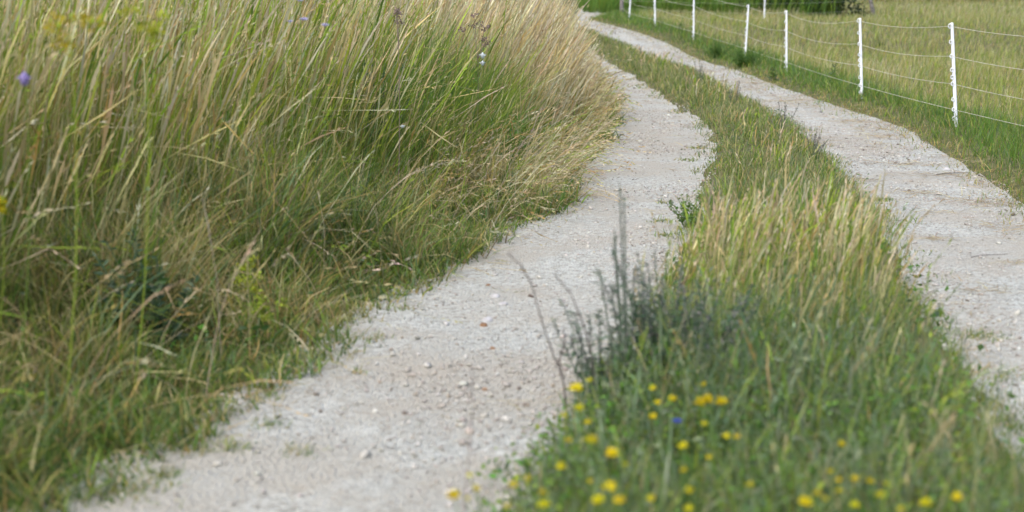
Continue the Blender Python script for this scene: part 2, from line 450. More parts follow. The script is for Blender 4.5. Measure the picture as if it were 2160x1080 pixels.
# -- short tangled fringe along the left edge of the track
def fr_dens(x, y):
    d = XL1(y) - x
    e = .34 * (fbm(y * 1.9, x * 1.9, 44) - .45) * sm(3.6, 4.6, y) - .09
    return 3800 * sm(-.05 + e, .10 + e, d) * (1 - sm(fringe(y) * 1.0 + .1, fringe(y) + .5, d)) * mn(1, 6 / y) * (.55 + .95 * sm(.25, .75, fbm(x * 4.2, y * 4.2, 9)))
x, y = scatter(lambda y: mx(view_lo(y), XL1(y) - 2.2), lambda y: XL1(y) + .24, 2.9, 30, fr_dens, lambda y: 5800 * mn(1, 6 / y))
n = len(x); d = XL1(y) - x
L = (.125 + (.25 + .08 * sm(6, 9, y)) * sm(.05, .9, d)) * (.6 + .8 * sm(.3, .7, fbm(x * 1.9, y * 1.9, 14))) * R.uniform(.5, 1.5, n) * (.55 + .9 * fbm(x * 4.2, y * 4.2, 9))
az = R.random(n) * 2 * PI; dry = .12 + .85 * sm(.46, .64, fbm(x * 1.7, y * 1.7, 13))
c0 = pal(n, [GREEN, DGREEN, OCHRE, BROWN], [2, 2.2, .7, .5], .22)
c1 = pal(n, [GREEN, DGREEN, STRAW, OCHRE, BGREEN, YGREEN], np.stack([2.8 - 1.8 * dry, 1.8 - 1.2 * dry, .45 + 2.8 * dry, .3 + 1.5 * dry, 2.0 - 1.5 * dry, .8 + 0 * x], -1), .3)
W = .0072 * np.exp(R.normal(0, .35, n)) * wscale(y, 6)
v = blades(roots(x, y), L, W, az, R.normal(.45, .3, n).clip(0, 1.3), R.normal(.8, .5, n).clip(0, 2), c0, c1, 4, 1.3)
def broad(x, y, hmax, cols, size):
    n = len(x); P = roots(x, y); P[:, 2] += R.uniform(.01, hmax, n)
    D = unit(np.stack([R.normal(0, 1, n), R.normal(0, 1, n), R.uniform(-.2, .9, n)], -1))
    ln = size * R.uniform(.5, 1.4, n) * wscale(y, 7) ** .3 * (.55 + .45 * sm(9, 6, y))
    return leaflets(P, D, ln, ln * R.uniform(.35, .7, n), pal(n, cols, np.ones(len(cols)), .2))
x, y = scatter(lambda y: mx(view_lo(y), XL1(y) - 2.0), XL1, 3, 14, lambda x, y: 420 * sm(.08, .3, XL1(y) - x) * sm(.45, .6, fbm(x * 2.9, y * 2.9, 51)), lambda y: 420 + 0 * y)
lf = broad(x, y, .16, [GREEN, LUSH, BGREEN, DGREEN], .035)
grass('fringe_grass', 'short tangled grass fringing the left edge of the gravel', 'grass', [v[:3], lf])
print('fringe', n)

# -- straw: long dry stalks collapsed towards the track
def straw_dens(x, y):
    d = XL1(y) - x
    return (42 + 500 * np.exp(-((y - 10.6) / 1.8) ** 2) + 420 * sm(11.5, 14, y) * mn(1, 15 / y)) * sm(.02, .12, d) * (1 - sm(.8, 1.5, d))
x, y = scatter(lambda y: mx(view_lo(y), XL1(y) - 1.3), XL1, 4.0, 32, straw_dens, lambda y: 560 + 0 * y)
n = len(x)
L = R.uniform(.35, .85, n) * np.where(y < 8, .95, .9); L = np.where(y > 12, L * .72, L)
az = R.normal(-.65, .7, n)
c = pal(n, [STRAW, PALE, OCHRE, YGREEN], [3, 2, 1, .7], .18)
v = blades(roots(x, y), L, .0034 * wscale(y, 9, .4), az, R.normal(.65, .3, n).clip(.1, 1.25), R.normal(.85, .35, n), c * .9, c, 6, 1.1, head=1.7, wob=.05)
sp = spikelets(v[3], v[4], 5, .25, .03 * wscale(y, 10), .006 * wscale(y, 10), c, .14)
# a few long single stalks crossing in front of the near meadow
singles = [(545, 745, 330, 470, 5.6), (500, 690, 330, 440, 5.5), (690, 560, 560, 400, 6.6), (760, 600, 620, 360, 6.5), (420, 700, 160, 590, 5.4),
           (210, 640, 560, 450, 6.0), (270, 520, 640, 350, 6.6), (60, 640, 300, 500, 5.8), (170, 800, 0, 700, 4.8), (330, 930, 160, 990, 4.4),
           (1090, 470, 900, 300, 9.0), (1120, 460, 950, 330, 9.2), (1200, 410, 960, 250, 10.0), (1195, 400, 1000, 270, 10.2), (1060, 500, 905, 390, 8.6)]
P, T = [], []
for (xa, ya, xb, yb, dp) in singles:
    P.append(at_depth(xb, yb, dp)); T.append(at_depth(xa, ya, dp - .12))
P, T = np.array(P), np.array(T)
S = 9; t = np.linspace(0, 1, S)[None, :, None]
Cn = P[:, None] * (1 - t) + T[:, None] * t + np.array([0, 0, 1.])[None, None] * (4 * t * (1 - t)) * R.normal(.012, .012, (len(P), 1, 1))
sd = np.array([.35, .25, .9]); sd = sd / np.linalg.norm(sd)
w = .0013 * np.linspace(1, .7, S)[None, :, None]
V = np.stack([Cn - sd * w, Cn + sd * w], 2)
k = (np.arange(len(P)) * S * 2)[:, None] + (np.arange(S - 1) * 2)[None]
F = np.stack([k, k + 1, k + 3, k + 2], -1).reshape(-1, 4)
cs = pal(len(P), [STRAW * .8, OCHRE, YGREEN * .8], [3, 1, 1.6], .1)
grass('fallen_straw', 'long dry stalks fallen across the meadow edge towards the gravel', 'straw', [v[:3], sp, (V.reshape(-1, 3), F, np.repeat(cs, S * 2, 0))])
print('straw', n)

# -- grass strip between the wheel tracks
def md_edge(x, y):
    e = (.42 - .24 * sm(5.5, 4.5, y)) * (fbm(x * 1.8, y * 1.8, 61) - .5) + .16 * (fbm(x * 6, y * 6, 62) - .5)
    return sm(-.04, .16, x - XR1(y) + e) * sm(-.10, .10, XL2(y) - x + e)
def mid_dens(x, y): return 1500 * md_edge(x, y) * mn(1, 6.5 / y) * (.15 + 1.6 * sm(.25, .75, fbm(x * 3.3, y * 3.3, 15)))
x, y = scatter(lambda y: XR1(y) - .16, lambda y: XL2(y) + .2, 2.4, 44, mid_dens, lambda y: 1950 * mn(1, 6.5 / y))
k = x < view_hi(y); x, y = x[k], y[k]; n = len(x)
c_ = md_edge(x, y) * sm(0, .35, x - XR1(y)) * sm(0, .4, XL2(y) - x)
nearf = 1 - sm(4.6, 6.0, y)
L = (.07 + (.08 + .10 * nearf) * c_ + .05 * c_ * sm(12, 8, y)) * (.65 + .7 * fbm(x * 2.1, y * 2.1, 18)) * R.uniform(.5, 1.4, n)
az = R.random(n) * 2 * PI
dry = sm(.30, .56, fbm(x * 1.9, y * 1.2, 23)) * (1 - .75 * nearf) 
c0 = pal(n, [GREEN, DGREEN, OCHRE], [3, 1.5, .8], .2)
c1 = pal(n, [GREEN, YGREEN, STRAW, BGREEN, GREY, DGREEN], np.stack([1.3 - .1 * nearf, 1.1 + 1.0 * dry, 0.8 + 2.8 * dry + 2.6 * sm(7.5, 11, y), 1.4 + 2.4 * nearf, 1.5 + 1.3 * nearf, .8 + 0 * x], -1), .24)
W = .0048 * np.exp(R.normal(0, .25, n)) * wscale(y, 6.5)
v = blades(roots(x, y), L, W, az, R.normal(.25, .2, n).clip(0, 1), R.normal(.75, .45, n).clip(0, 2), c0, c1, 4, 1.4)
x, y = scatter(XR1, XL2, 3, 16, lambda x, y: 420 * md_edge(x, y) * sm(.45, .6, fbm(x * 2.4, y * 2.4, 53)), lambda y: 420 + 0 * y)
lf = broad(x, y, .13, [GREEN, LUSH, BGREEN, DGREEN], .034)
grass('strip_grass', 'green grass growing on the strip between the two wheel tracks', 'grass', [v[:3], lf])
print('mid', n)

def clump(x, y):    # where the strip carries tall dry bents
    a = np.exp(-(((y - 6.25) / .95) ** 2)) * sm(0, .25, x - XR1(y) - .05) * sm(.14, .5, XL2(y) - x)
    b = .14 * sm(7.5, 9, y) * sm(.2, .5, x - XR1(y)) * sm(.2, .5, XL2(y) - x) * sm(.45, .62, fbm(x * 1.1, y * .8, 35))
    e = .06 * (1 - sm(4.2, 5.4, y)) * sm(.5, .9, x - XR1(y)) * sm(.2, .5, XL2(y) - x)
    return a + b + e
x, y = scatter(XR1, XL2, 3.0, 36, lambda x, y: 580 * clump(x, y) * mn(1, 8 / y), lambda y: 640 * mn(1, 8 / y))
n = len(x)
L = (R.normal(.39, .10, n) * (1 - .45 * sm(6.6, 7.8, y))).clip(.12, .62)
L = L * (.6 + .4 * sm(0, .4, x - XR1(y)) * sm(0, .45, XL2(y) - x))
az = R.normal(.25, 1.1, n)
c1 = pal(n, [STRAW, PALE, OCHRE, YGREEN, GREEN], [3.0, 1.5, .8, 1.7, .9], .18); c0 = pal(n, [YGREEN, GREEN, STRAW], [2.4, 2.4, .8], .18)
v = blades(roots(x, y), L, .0036 * wscale(y) * (.5 + .5 * sm(4, 6, y)), az, R.normal(.12, .13, n), R.normal(.38, .22, n), c0, c1, 6, 1.6, head=2.2, wob=.03, cpow=.6)
sp = spikelets(v[3], v[4], 6, .16, .03 * wscale(y), .0065 * wscale(y), c1, .13)
grass('dry_bent_grass', 'straw coloured seeding bents standing on the strip between the tracks', 'grass', [v[:3], sp])
print('bents', n)

# -- herbs and grey green stalks crowding the foreground of the strip
x, y = scatter(lambda y: XR1(y) - .02, XL2, 2.3, 5.6, lambda x, y: 620 * sm(0, .15, x - XR1(y)) * sm(.15, .6, XL2(y) - x) * (1 - sm(4.4, 5.6, y)), lambda y: 620 + 0 * y)
n = len(x)
L = R.uniform(.22, .44, n) * (.5 + .5 * sm(0, .35, x - XR1(y))) * (.25 + .75 * sm(.05, .75, XL2(y) - x)) * (.72 + .28 * sm(3.6, 4.6, y))
c0 = pal(n, [DGREEN, BGREEN, GREEN], [1, 2, 1], .2); c1 = pal(n, [BGREEN, GREY, GREEN, LUSH, YGREEN, STRAW], [3, 3.0, 1.4, 1.4, .9, .5], .22)
v = blades(roots(x, y), L, .0058 * np.exp(R.normal(0, .25, n)), R.random(n) * 2 * PI, R.normal(.12, .1, n), R.normal(.35, .25, n), c0, c1, 5, 1.6, head=1.0, wob=.06)
C = v[5]
q = np.repeat(np.arange(n), 6); tt = R.integers(1, 5, len(q))
Pq = C[q, tt]; Dq = R.normal(0, 1, (len(q), 3)); Dq[:, 2] = np.abs(Dq[:, 2]) * .7 + .2; Dq /= np.linalg.norm(Dq, axis=1, keepdims=True)
lf = leaflets(Pq, Dq, R.uniform(.02, .05, len(q)), R.uniform(.005, .011, len(q)), pal(len(q), [BGREEN, GREEN, GREY, DGREEN], [3, 1.6, 2, .8], .2))
x, y = scatter(lambda y: XR1(y) - .16, lambda y: XR1(y) + 1.3, 2.5, 4.9, lambda x, y: 2600 * sm(-.14, .05, x - XR1(y) + .2 * (fbm(x * 4, y * 4, 64) - .5)) * (.3 + 1.1 * sm(.35, .6, fbm(x * 3, y * 3, 63))) * (1 - sm(4.3, 4.9, y)), lambda y: 3600 + 0 * y)
P = roots(x, y); P[:, 2] += R.uniform(.02, .20, len(x)) * (.35 + .65 * sm(-.05, .3, x - XR1(y))); D = unit(np.stack([R.normal(0, 1, len(x)), R.normal(0, 1, len(x)), R.uniform(-.1, .9, len(x))], -1))
clover = leaflets(P, D, R.uniform(.012, .034, len(x)), R.uniform(.008, .018, len(x)), pal(len(x), [GREEN * 1.25, LUSH * 1.3, YGREEN * .8, GREEN, BGREEN], [2, 2, 1, 2, 1.2], .22))
lf = tuple(np.concatenate([a, b]) if i != 1 else np.concatenate([a, b + len(lf[0])]) for i, (a, b) in enumerate(zip(lf, clover)))
grass('herb_layer', 'blurred blue green herbs and stalks crowding the foreground strip', 'herbs', [v[:3], lf])
print('herb', n)

# -- short green verge between the track and the fence
def verge_hi(y): return XF(y) + .25
pw = [on_rise(p[0], p[1]) for p in POSTS]
fy = np.array([p[1] for p in pw][::-1]); fx = np.array([p[0] for p in pw][::-1])
o_ = np.argsort(fy); fy, fx = fy[o_], fx[o_]
def XF(y): return np.interp(y, np.concatenate([[0, 8], fy, [55, 80]]), np.concatenate([[4.9, 4.85], fx, [6.8, 8]]))
def vg_dens(x, y):
    d = x - XR2(y); e = .42 * (fbm(x * 1.6, y * 1.1, 77) - .45) + .15 * (fbm(x * 6, y * 4, 78) - .5)
    return 1000 * (.08 * sm(-.3, -.05, d + e) + .27 * sm(-.12, .12, d + e) + .65 * sm(.0, .3, d + e)) * mn(1, 9 / y) * (.5 + .8 * fbm(x * 2, y * 2, 16))
x, y = scatter(lambda y: XR2(y) - .25, lambda y: mn(XF(y) + .35, view_hi(y)), 5.0, 48, vg_dens, lambda y: 1300 * mn(1, 9 / y))
n = len(x); d = x - XR2(y)
L = (.06 + .13 * sm(.1, .8, d)) * R.uniform(.5, 1.5, n)
dry = 1 - sm(-.05, .55, d + .7 * (fbm(x * 1.7, y * 1.1, 91) - .5))
c0 = pal(n, [GREEN, DGREEN, OCHRE], np.stack([3 + 0 * x, 1.4 + 0 * x, .4 + 2 * dry], -1), .2)
c1 = pal(n, [LUSH * 1.2, GREEN * 1.1, YGREEN, STRAW, BGREEN, OCHRE], np.stack([2.6 - 2.4 * dry, 2.4 - 1.5 * dry, 1.2 + .4 * dry, .3 + 2.4 * dry, 1.8 - 1.5 * dry, 1.6 * dry], -1), .22)
v = blades(roots(x, y), L, .0062 * np.exp(R.normal(0, .2, n)) * wscale(y, 9), R.random(n) * 2 * PI, R.normal(.25, .2, n), R.normal(.7, .4, n), c0, c1, 4, 1.4)
grass('verge_grass', 'short fresh green verge grass along the foot of the white fence', 'grass', [v[:3]])
print('verge', n)

# -- pasture beyond the fence
def pa_dens(x, y): return 500 * sm(-.05, .3, x - XF(y)) * mn(1, 12 / y) ** 1.25 * (.45 + .9 * fbm(x * .9, y * .5, 17))
x, y = scatter(lambda y: XF(y) - .1, view_hi, 7.5, 62, pa_dens, lambda y: 690 * mn(1, 12 / y) ** 1.25)
n = len(x)
tanp = sm(.46, .64, fbm(x * .55, y * .28, 19)); grn = sm(.55, .7, fbm(x * .8, y * .5, 29))
L = (.15 + .10 * tanp) * R.uniform(.6, 1.6, n)
c0 = pal(n, [GREEN, YGREEN, OCHRE], [2, 2.6, 1.4], .2)
c1 = pal(n, [YGREEN, STRAW, GREEN, OCHRE, PALE], np.stack([1.7 + 0 * x, 2.6 + 2.8 * tanp, 1.2 + 2.4 * grn, .5 + .3 * tanp, 1.2 + 2.2 * tanp + 2.2 * sm(28, 50, y)], -1), .18)
v = blades(roots(x, y), L, .0060 * np.exp(R.normal(0, .25, n)) * wscale(y, 12), R.normal(.3, 1.3, n), R.normal(.12, .12, n), R.normal(.45, .3, n), c0, c1, 4, 1.5)
grass('pasture_grass', 'yellow green pasture grass growing beyond the white fence', 'grass', [v[:3]])
print('pasture', n)

# -- lush reeds in front of the far hedge
A, B = on_rise(1232, 28), on_rise(1790, 42)
def reed_pts(n):
    t = R.random(n); x = A[0] + (B[0] - A[0]) * t; y = A[1] + (B[1] - A[1]) * t + R.random(n) * 5 + 2.6 * (fbm(t * 9, t * 0, 41) - .5)
    return x, y
x, y = reed_pts(7000); n = len(x)
c0 = pal(n, [GREEN, DGREEN], [2, 1], .2); c1 = pal(n, [LUSH * 1.6, GREEN * 1.1, YGREEN], [3, 1.4, 1.4], .25)
v = blades(roots(x, y), R.uniform(.7, 1.3, n) * (.45 + 1.0 * fbm(x * .9, y * .6, 43)), .02 * np.exp(R.normal(0, .2, n)), R.normal(0, 1.2, n), R.normal(.15, .12, n), R.normal(.7, .4, n), c0, c1, 5, 1.5)
grass('reed_grass', 'tall lush green reeds at the far end of the pasture', 'reeds', [v[:3]])
# rough grass closing the pasture on the right
x = R.uniform(9, 28, 9000); y = 54 + R.random(9000) * 10; n = len(x)
c = pal(n, [OCHRE, STRAW, GREEN, DGREEN], [2, 1.5, 2, 1.5], .2)
v = blades(roots(x, y), R.uniform(.4, 1.0, n), np.full(n, .025), R.normal(0, 1.2, n), R.normal(.15, .12, n), R.normal(.5, .3, n), c * .8, c, 4, 1.5)
grass('rough_grass', 'rough olive brown grass closing off the far side of the pasture', 'grass', [v[:3]])

# ------------------------------------------------------------------ solid shapes
def tube(path, rad, n=8, cap=True):
    path = np.asarray(path, float); m = len(path); rad = np.broadcast_to(rad, m)
    V = []
    ref = np.array([0, 0, 1.0])
    for i in range(m):
        d = path[min(i + 1, m - 1)] - path[max(i - 1, 0)]; d = d / (np.linalg.norm(d) + 1e-9)
        r = ref if abs(d @ ref) < .9 else np.array([1.0, 0, 0])
        a = np.cross(d, r); a /= np.linalg.norm(a); b = np.cross(d, a)
        for k in range(n):
            t = 2 * PI * k / n
            V.append(path[i] + (a * math.cos(t) + b * math.sin(t)) * rad[i])
    F = [(i * n + k, i * n + (k + 1) % n, (i + 1) * n + (k + 1) % n, (i + 1) * n + k) for i in range(m - 1) for k in range(n)]
    return np.array(V), np.array(F)

def box(cx, cy, cz, sx, sy, sz, bev=.0):
    v = np.array([(x, y, z) for z in (-1, 1) for (x, y) in ((-1, -1), (1, -1), (1, 1), (-1, 1))], float) * np.array([sx, sy, sz]) / 2 + np.array([cx, cy, cz])
    f = np.array([(0, 3, 2, 1), (4, 5, 6, 7), (0, 1, 5, 4), (1, 2, 6, 5), (2, 3, 7, 6), (3, 0, 4, 7)])
    return v, f

# ------------------------------------------------------------------ the white fence
LUGS = [.967, .815, .678, .546, .475, .412, .262, .165, .077]
def shaft_mesh(h):
    """flat tapering strip with a rib at the back and a point in the soil"""
    g = Geo(); w = np.zeros(3)
    zs = [(-.18, .006), (-.02, .030), (.05, .034), (h * .5, .033), (h - .012, .029), (h, .024)]
    V, F = [], []
    for z, wd in zs:
        a, t = wd / 2, .007
        V += [(-a, -t, z), (a * .6, -t, z), (a, -t * .3, z), (a, t, z), (.004, t, z), (.004, t + .014, z), (-.004, t + .014, z), (-.004, t, z), (-a, t, z)]
    n = 9
    for i in range(len(zs) - 1):
        for k in range(n): F.append((i * n + k, i * n + (k + 1) % n, (i + 1) * n + (k + 1) % n, (i + 1) * n + k))
    g.add(V, F, w)
    t0 = (len(zs) - 1) * n
    g.f.append(np.array([(t0, t0 + 1, t0 + 3, t0 + 8), (t0 + 1, t0 + 2, t0 + 3, t0 + 3)][:1]))
    return g
def lug_mesh(z, big=False):
    """a hook: a C shaped loop on the left edge that carries the wire"""
    r = .021 if big else .017
    a = np.linspace(-.35 * PI, 1.45 * PI, 12)
    path = np.stack([-.020 + -r * .55 * np.cos(a - PI / 2) * 0 + r * np.cos(a + PI * .5) * .9 - .002, np.full(12, -.010), z + r * np.sin(a + PI * .5) * 1.1], -1)
    v, f = tube(path, .0052, 6)
    g = Geo(); g.add(v, f, np.zeros(3))
    v, f = box(-.016, -.004, z - r, .012, .014, .007); g.add(v, f, np.zeros(3))
    return g
POST_WORDS = ['nearest white fence post, standing tall at the right with a slight lean', 'white fence post standing second from the right edge, sticking out of green verge',
              'upright white fence post third from the right, just right of the leaning post', 'leaning white fence post with a bushy green weed around its foot',
              'white fence post left of the leaning post, its top out of the picture', 'white fence post sixth from the right, short of the bend, behind pale dry grass verge',
              'tilted white fence post beside the grey wooden post at the bend']
wire_pts = {k: [] for k in range(4)}
WIRE_LUG = [0, 2, 5, 7]
def white_post(base, top, h, label, group, flip=1):
    e = empty('fence_post', base, label, 'fence post', group)
    d = Vector(top) - Vector(base)
    q = Vector((0, 0, 1)).rotation_difference(d.normalized())
    e.rotation_mode = 'QUATERNION'; e.rotation_quaternion = q
    shaft_mesh(h).build('shaft', M_WHITE, e, False)
    for i, l in enumerate(LUGS):
        o = lug_mesh(l * h, i == 0).build('wire_hook', M_WHITE, e, True)
        if flip < 0: o.scale = (-1, 1, 1)
    return q
for i, (xb, yb, xt, yt) in enumerate(POSTS):
    b = on_ground(xb, yb)
    dep = (b - np.array([0, 0, H])) @ np.array([0, CP, -SP])
    t = at_depth(xt, yt, dep)
    h = float(np.linalg.norm(t - b))
    q = white_post(b, t, h, POST_WORDS[i], 'white plastic posts of the pasture fence')
    for k, li in enumerate(WIRE_LUG):
        p = Vector(b) + q @ Vector((-.030, -.012, LUGS[li] * h))
        wire_pts[k].append(np.array(p))
    print('post', i, b.round(2), round(h, 2))
# the fence goes on out of the frame to the right
for k in range(4):
    p0, p1 = wire_pts[k][0], wire_pts[k][1]
    nx = np.array([4.75, 10.6, gz(4.75, 10.6) + LUGS[WIRE_LUG[k]] * 1.06])
    wire_pts[k].insert(0, nx)
q = white_post(np.array([4.78, 10.6, gz(4.78, 10.6)]), np.array([4.77, 10.6, 2.0]), 1.06, 'white fence post of the pasture fence standing right of the picture edge', 'white plastic posts of the pasture fence')
WORDS = ['topmost cream wire of the white post fence, sagging between posts', 'second cream wire from the top of the white post fence',
         'third cream wire from the top of the white post fence', 'lowest cream wire of the white post fence, close above the verge']
END = on_ground(1311, 29)     # wooden corner post
for k in range(4):
    pts = wire_pts[k] + [np.array([END[0], END[1] - .08, END[2] + [1.08, .74, .45, .17][k]])]
    path = []
    for a, b in zip(pts[:-1], pts[1:]):
        ln = np.linalg.norm(b - a); sag = [.062, .06, .03, .008][k] * (ln / 4.4) * random.uniform(.8, 1.15)
        for j in range(14):
            t = j / 14; p = a * (1 - t) + b * t; p = p - np.array([0, 0, 4 * sag * t * (1 - t)]); path.append(p)
    path.append(pts[-1])
    path = np.array(path)
    v, f = tube(path, .0017 + .00004 * path[:, 1], 5)
    tag(mesh_np('fence_wire', v, f, M_WIRE, None, None, True), WORDS[k], 'fence wire', 'cream wires of the pasture fence')

# the second fence across the back of the pasture
def wooden_post(base, top, r, label):
    e = empty('wooden_post', base, label, 'wooden post', 'weathered wooden fence posts')
    d = np.asarray(top) - np.asarray(base); ln = np.linalg.norm(d)
    e.rotation_mode = 'QUATERNION'; e.rotation_quaternion = Vector((0, 0, 1)).rotation_difference(Vector(d).normalized())
    zz = np.linspace(-.3, ln, 12)
    path = np.stack([.006 * np.sin(zz * 5), .006 * np.cos(zz * 4), zz], -1)
    rad = r * (1 + .06 * np.sin(zz * 9)); rad[-1] *= .75
    v, f = tube(path, rad, 10)
    g = Geo(); g.add(v, f, np.zeros(3)); c = len(v) - 10
    g.build('timber', M_WOOD, e, True)
    v, f = tube([(0, 0, ln - .004), (0, 0, ln + .004)], [r * .74, r * .5], 10)
    mesh_np('end_grain', v, f, M_WOOD, None, e, True)
    v1, f1 = tube([(r * .7, -r * .8, ln * .62), (r * 1.2, -r * 1.5, ln * .62), (r * 1.2, -r * 1.5, ln * .67)], .012, 6)
    mesh_np('insulator', v1, f1, M_THIN, None, e, True)
wooden_post(END, END + np.array([.0, 0, 1.25]), .065, 'grey wooden corner post by the bend where the cream wires end')
W2 = on_ground(1843, 36)
wooden_post(W2, W2 + np.array([-.30, .1, 1.3]), .06, 'grey wooden post leaning left at the back of the pasture')
b3 = on_ground(1612, 42)
white_post(b3, b3 + np.array([-.01, 0, 1.1]), 1.08, 'lone white post standing in front of the far green reeds', 'white plastic posts of the back fence', -1)
for k, (z0, z1, z2) in enumerate([(.42, .46, .52), (.17, .17, .22), (.70, .74, .8)]):
    pts = [END + np.array([0, -.05, z0]), b3 + np.array([.03, -.01, z1]), W2 + np.array([-.08, -.08, z2])]
    path = []
    for a, b in zip(pts[:-1], pts[1:]):
        for j in range(12):
            t = j / 12; path.append(a * (1 - t) + b * t - np.array([0, 0, .10 * t * (1 - t)]))
    path.append(pts[-1])
    v, f = tube(path, .0032, 5)
    tag(mesh_np('fence_wire', v, f, M_THIN, None, None, True), ['middle thin wire of the back fence before the reeds', 'lowest thin wire of the back fence before the reeds', 'upper thin wire of the back fence before the reeds'][k], 'fence wire', 'thin wires of the back fence')

# ------------------------------------------------------------------ herbs, weeds and shrubs
def weed(name, label, cat, base, nst, h, spread, leaf, lw, nleaf, cst, clf, group=None, spire=None, lean=(0, 0), curve=.3, merge=False):
    """several stems with leaves all along; spire = colour of small dark buds up the top third"""
    e = empty(name, base, label, cat, group)
    gs, gl = Geo(), Geo(); gp = Geo()
    for i in range(nst):
        a = random.random() * 2 * PI; r0 = spread * .25 * random.random()
        hh = h * random.uniform(.55, 1.05); sp_ = spread * random.uniform(.1, 1)
        t = np.linspace(0, 1, 8)[:, None]
        top = np.array([math.cos(a) * sp_ + lean[0] * hh, math.sin(a) * sp_ + lean[1] * hh, hh])
        b0 = np.array([math.cos(a) * r0, math.sin(a) * r0, -.03])
        path = b0 * (1 - t) + top * t + np.array([math.cos(a), math.sin(a), 0]) * curve * sp_ * (t ** 2 - t)
        v, f = tube(path, np.linspace(.0032, .0014, 8) * max(1, h / .5), 5)
        ge = gs if merge else Geo()
        ge.add(v, f, cst * math.exp(random.gauss(0, .12)))
        m = nleaf
        tt = R.random(m) ** .9; P = np.stack([np.interp(tt, t[:, 0], path[:, q]) for q in range(3)], -1)
        D = unit(np.stack([R.normal(0, 1, m), R.normal(0, 1, m), R.uniform(-.1, .9, m)], -1))
        sc = (1.15 - .75 * tt)
        gl.add(*leaflets(P, D, leaf * sc * R.uniform(.6, 1.2, m), lw * sc, pal(m, clf, np.ones(len(clf)), .18)))
        if spire is not None:
            m = 26; tt = R.uniform(.55, 1.0, m); P = np.stack([np.interp(tt, t[:, 0], path[:, q]) for q in range(3)], -1)
            D = unit(R.normal(0, 1, (m, 3)) + np.array([0, 0, .5]))
            ge.add(*leaflets(P, D, R.uniform(.008, .018, m), .008, pal(m, [spire], [1], .25)))
        if not merge: ge.build('stem', M_STEM, e)
    if merge: gs.add(np.concatenate(gl.v), np.concatenate(gl.f), np.concatenate(gl.c)); gs.build('foliage', M_LEAF, e)
    else: gl.build('foliage', M_LEAF, e, False)
    return e

DK = np.array([.05, .10, .055]); DK2 = np.array([.085, .14, .08])
# dark spire plants in the strip
for (px, py, n_, hh, sp_, lab) in [(1325, 850, 7, .72, .17, 'dark spired weed with the tallest bare tips against the pale gravel'),
                                    (1405, 830, 40, .46, .32, 'bushy dark spired weed between the bare tips and the dry bents'),
                                    (1275, 880, 16, .36, .18, 'lower dark spired weed leaning out over the gravel edge'),
                                    (1480, 850, 30, .40, .30, 'dark grey green weed at the foot of the dry bents')]:
    weed('spire_weed', lab, 'weed', on_ground(px, py), n_, hh, sp_, .060, .013, 14 if hh > .6 else 44, np.array([.11, .14, .10]), [DK2, DK * 1.25, BGREEN * .85], 'dark spired weeds in the strip', np.array([.17, .165, .15]), (-.05, 0))

for (px, py, hh, lab) in [(1650, 292, .34, 'sparse grey weed with bare tips at the strip edge by the second track'), (1548, 222, .30, 'grey weed with bare tips on the far strip, beside the second track'),
                          (1478, 176, .32, 'dusky weed standing on the far strip before the bend'), (1352, 118, .26, 'farthest dusky weed on the strip at the bend'), (1712, 335, .24, 'low grey weed on the strip opposite the second fence post')]:
    weed('spire_weed', lab, 'weed', on_ground(px, py), 7, hh, .16, .045, .010, 16, np.array([.13, .14, .10]), [DK2, GREY * .7, BGREEN * .8], 'grey weeds along the far strip', np.array([.17, .15, .14]))

def stalk(label, pts, dep, r=.0022, col=np.array([.10, .085, .075]), heads=()):
    P = [at_depth(px, py, dep) for px, py in pts]
    root = P[-1].copy(); e = empty('dry_stalk', (root[0], root[1], gz(root[0], root[1])), label, 'dry stalk', 'thin dark stalks over the gravel')
    P = [p - np.array(e.location) for p in P]; P.append(np.array([.02, 0, -.02]))
    P = np.array(P); t = np.linspace(0, 1, len(P)); tt = np.linspace(0, 1, 20)
    path = np.stack([np.interp(tt, t, P[:, k]) for k in range(3)], -1)
    v, f = tube(path, np.linspace(r * .6, r * 1.2, 20), 5)
    g = Geo(); g.add(v, f, col)
    m = 60; s = R.random(m) * .75; Q = np.stack([np.interp(s, tt, path[:, k]) for k in range(3)], -1)
    g.add(*leaflets(Q, unit(R.normal(0, 1, (m, 3)) + np.array([0, 0, .4])), R.uniform(.006, .014, m), .005, pal(m, [col, col * 1.4], [1, 1], .2)))
    g.build('stem', M_STEM, e, False)
stalk('thin dark stalk curving left over the gravel, longest of the bare stalks', [(1072, 535), (1100, 562), (1122, 600), (1140, 670), (1168, 750), (1190, 805)], 4.5)
stalk('short dark stalk leaning left beside the spired weed', [(1170, 580), (1205, 620), (1232, 690), (1250, 760)], 4.5)
stalk('faint grey stalk standing alone in the gravel foreground', [(994, 775), (997, 840), (993, 920), (985, 1000), (978, 1070)], 3.6, .0018, np.array([.22, .20, .18]))
stalk('short forked dark stalk with a knob top beside the long curved stalk', [(1187, 690), (1192, 720), (1180, 760), (1188, 800)], 4.5, .0022)

# leafy plant at the edge of the track
weed('leafy_weed', 'leafy green weed with round leaves spilling onto the gravel', 'weed', on_ground(1462, 480), 16, .20, .22, .035, .026, 22, GREEN, [GREEN * .8, LUSH * .8, BGREEN], None, None, (-.5, 0))
weed('leafy_weed', 'low fresh green weed at the strip edge by the second track', 'weed', on_ground(1800, 480), 14, .16, .26, .05, .016, 20, GREEN, [LUSH, BGREEN, GREEN])
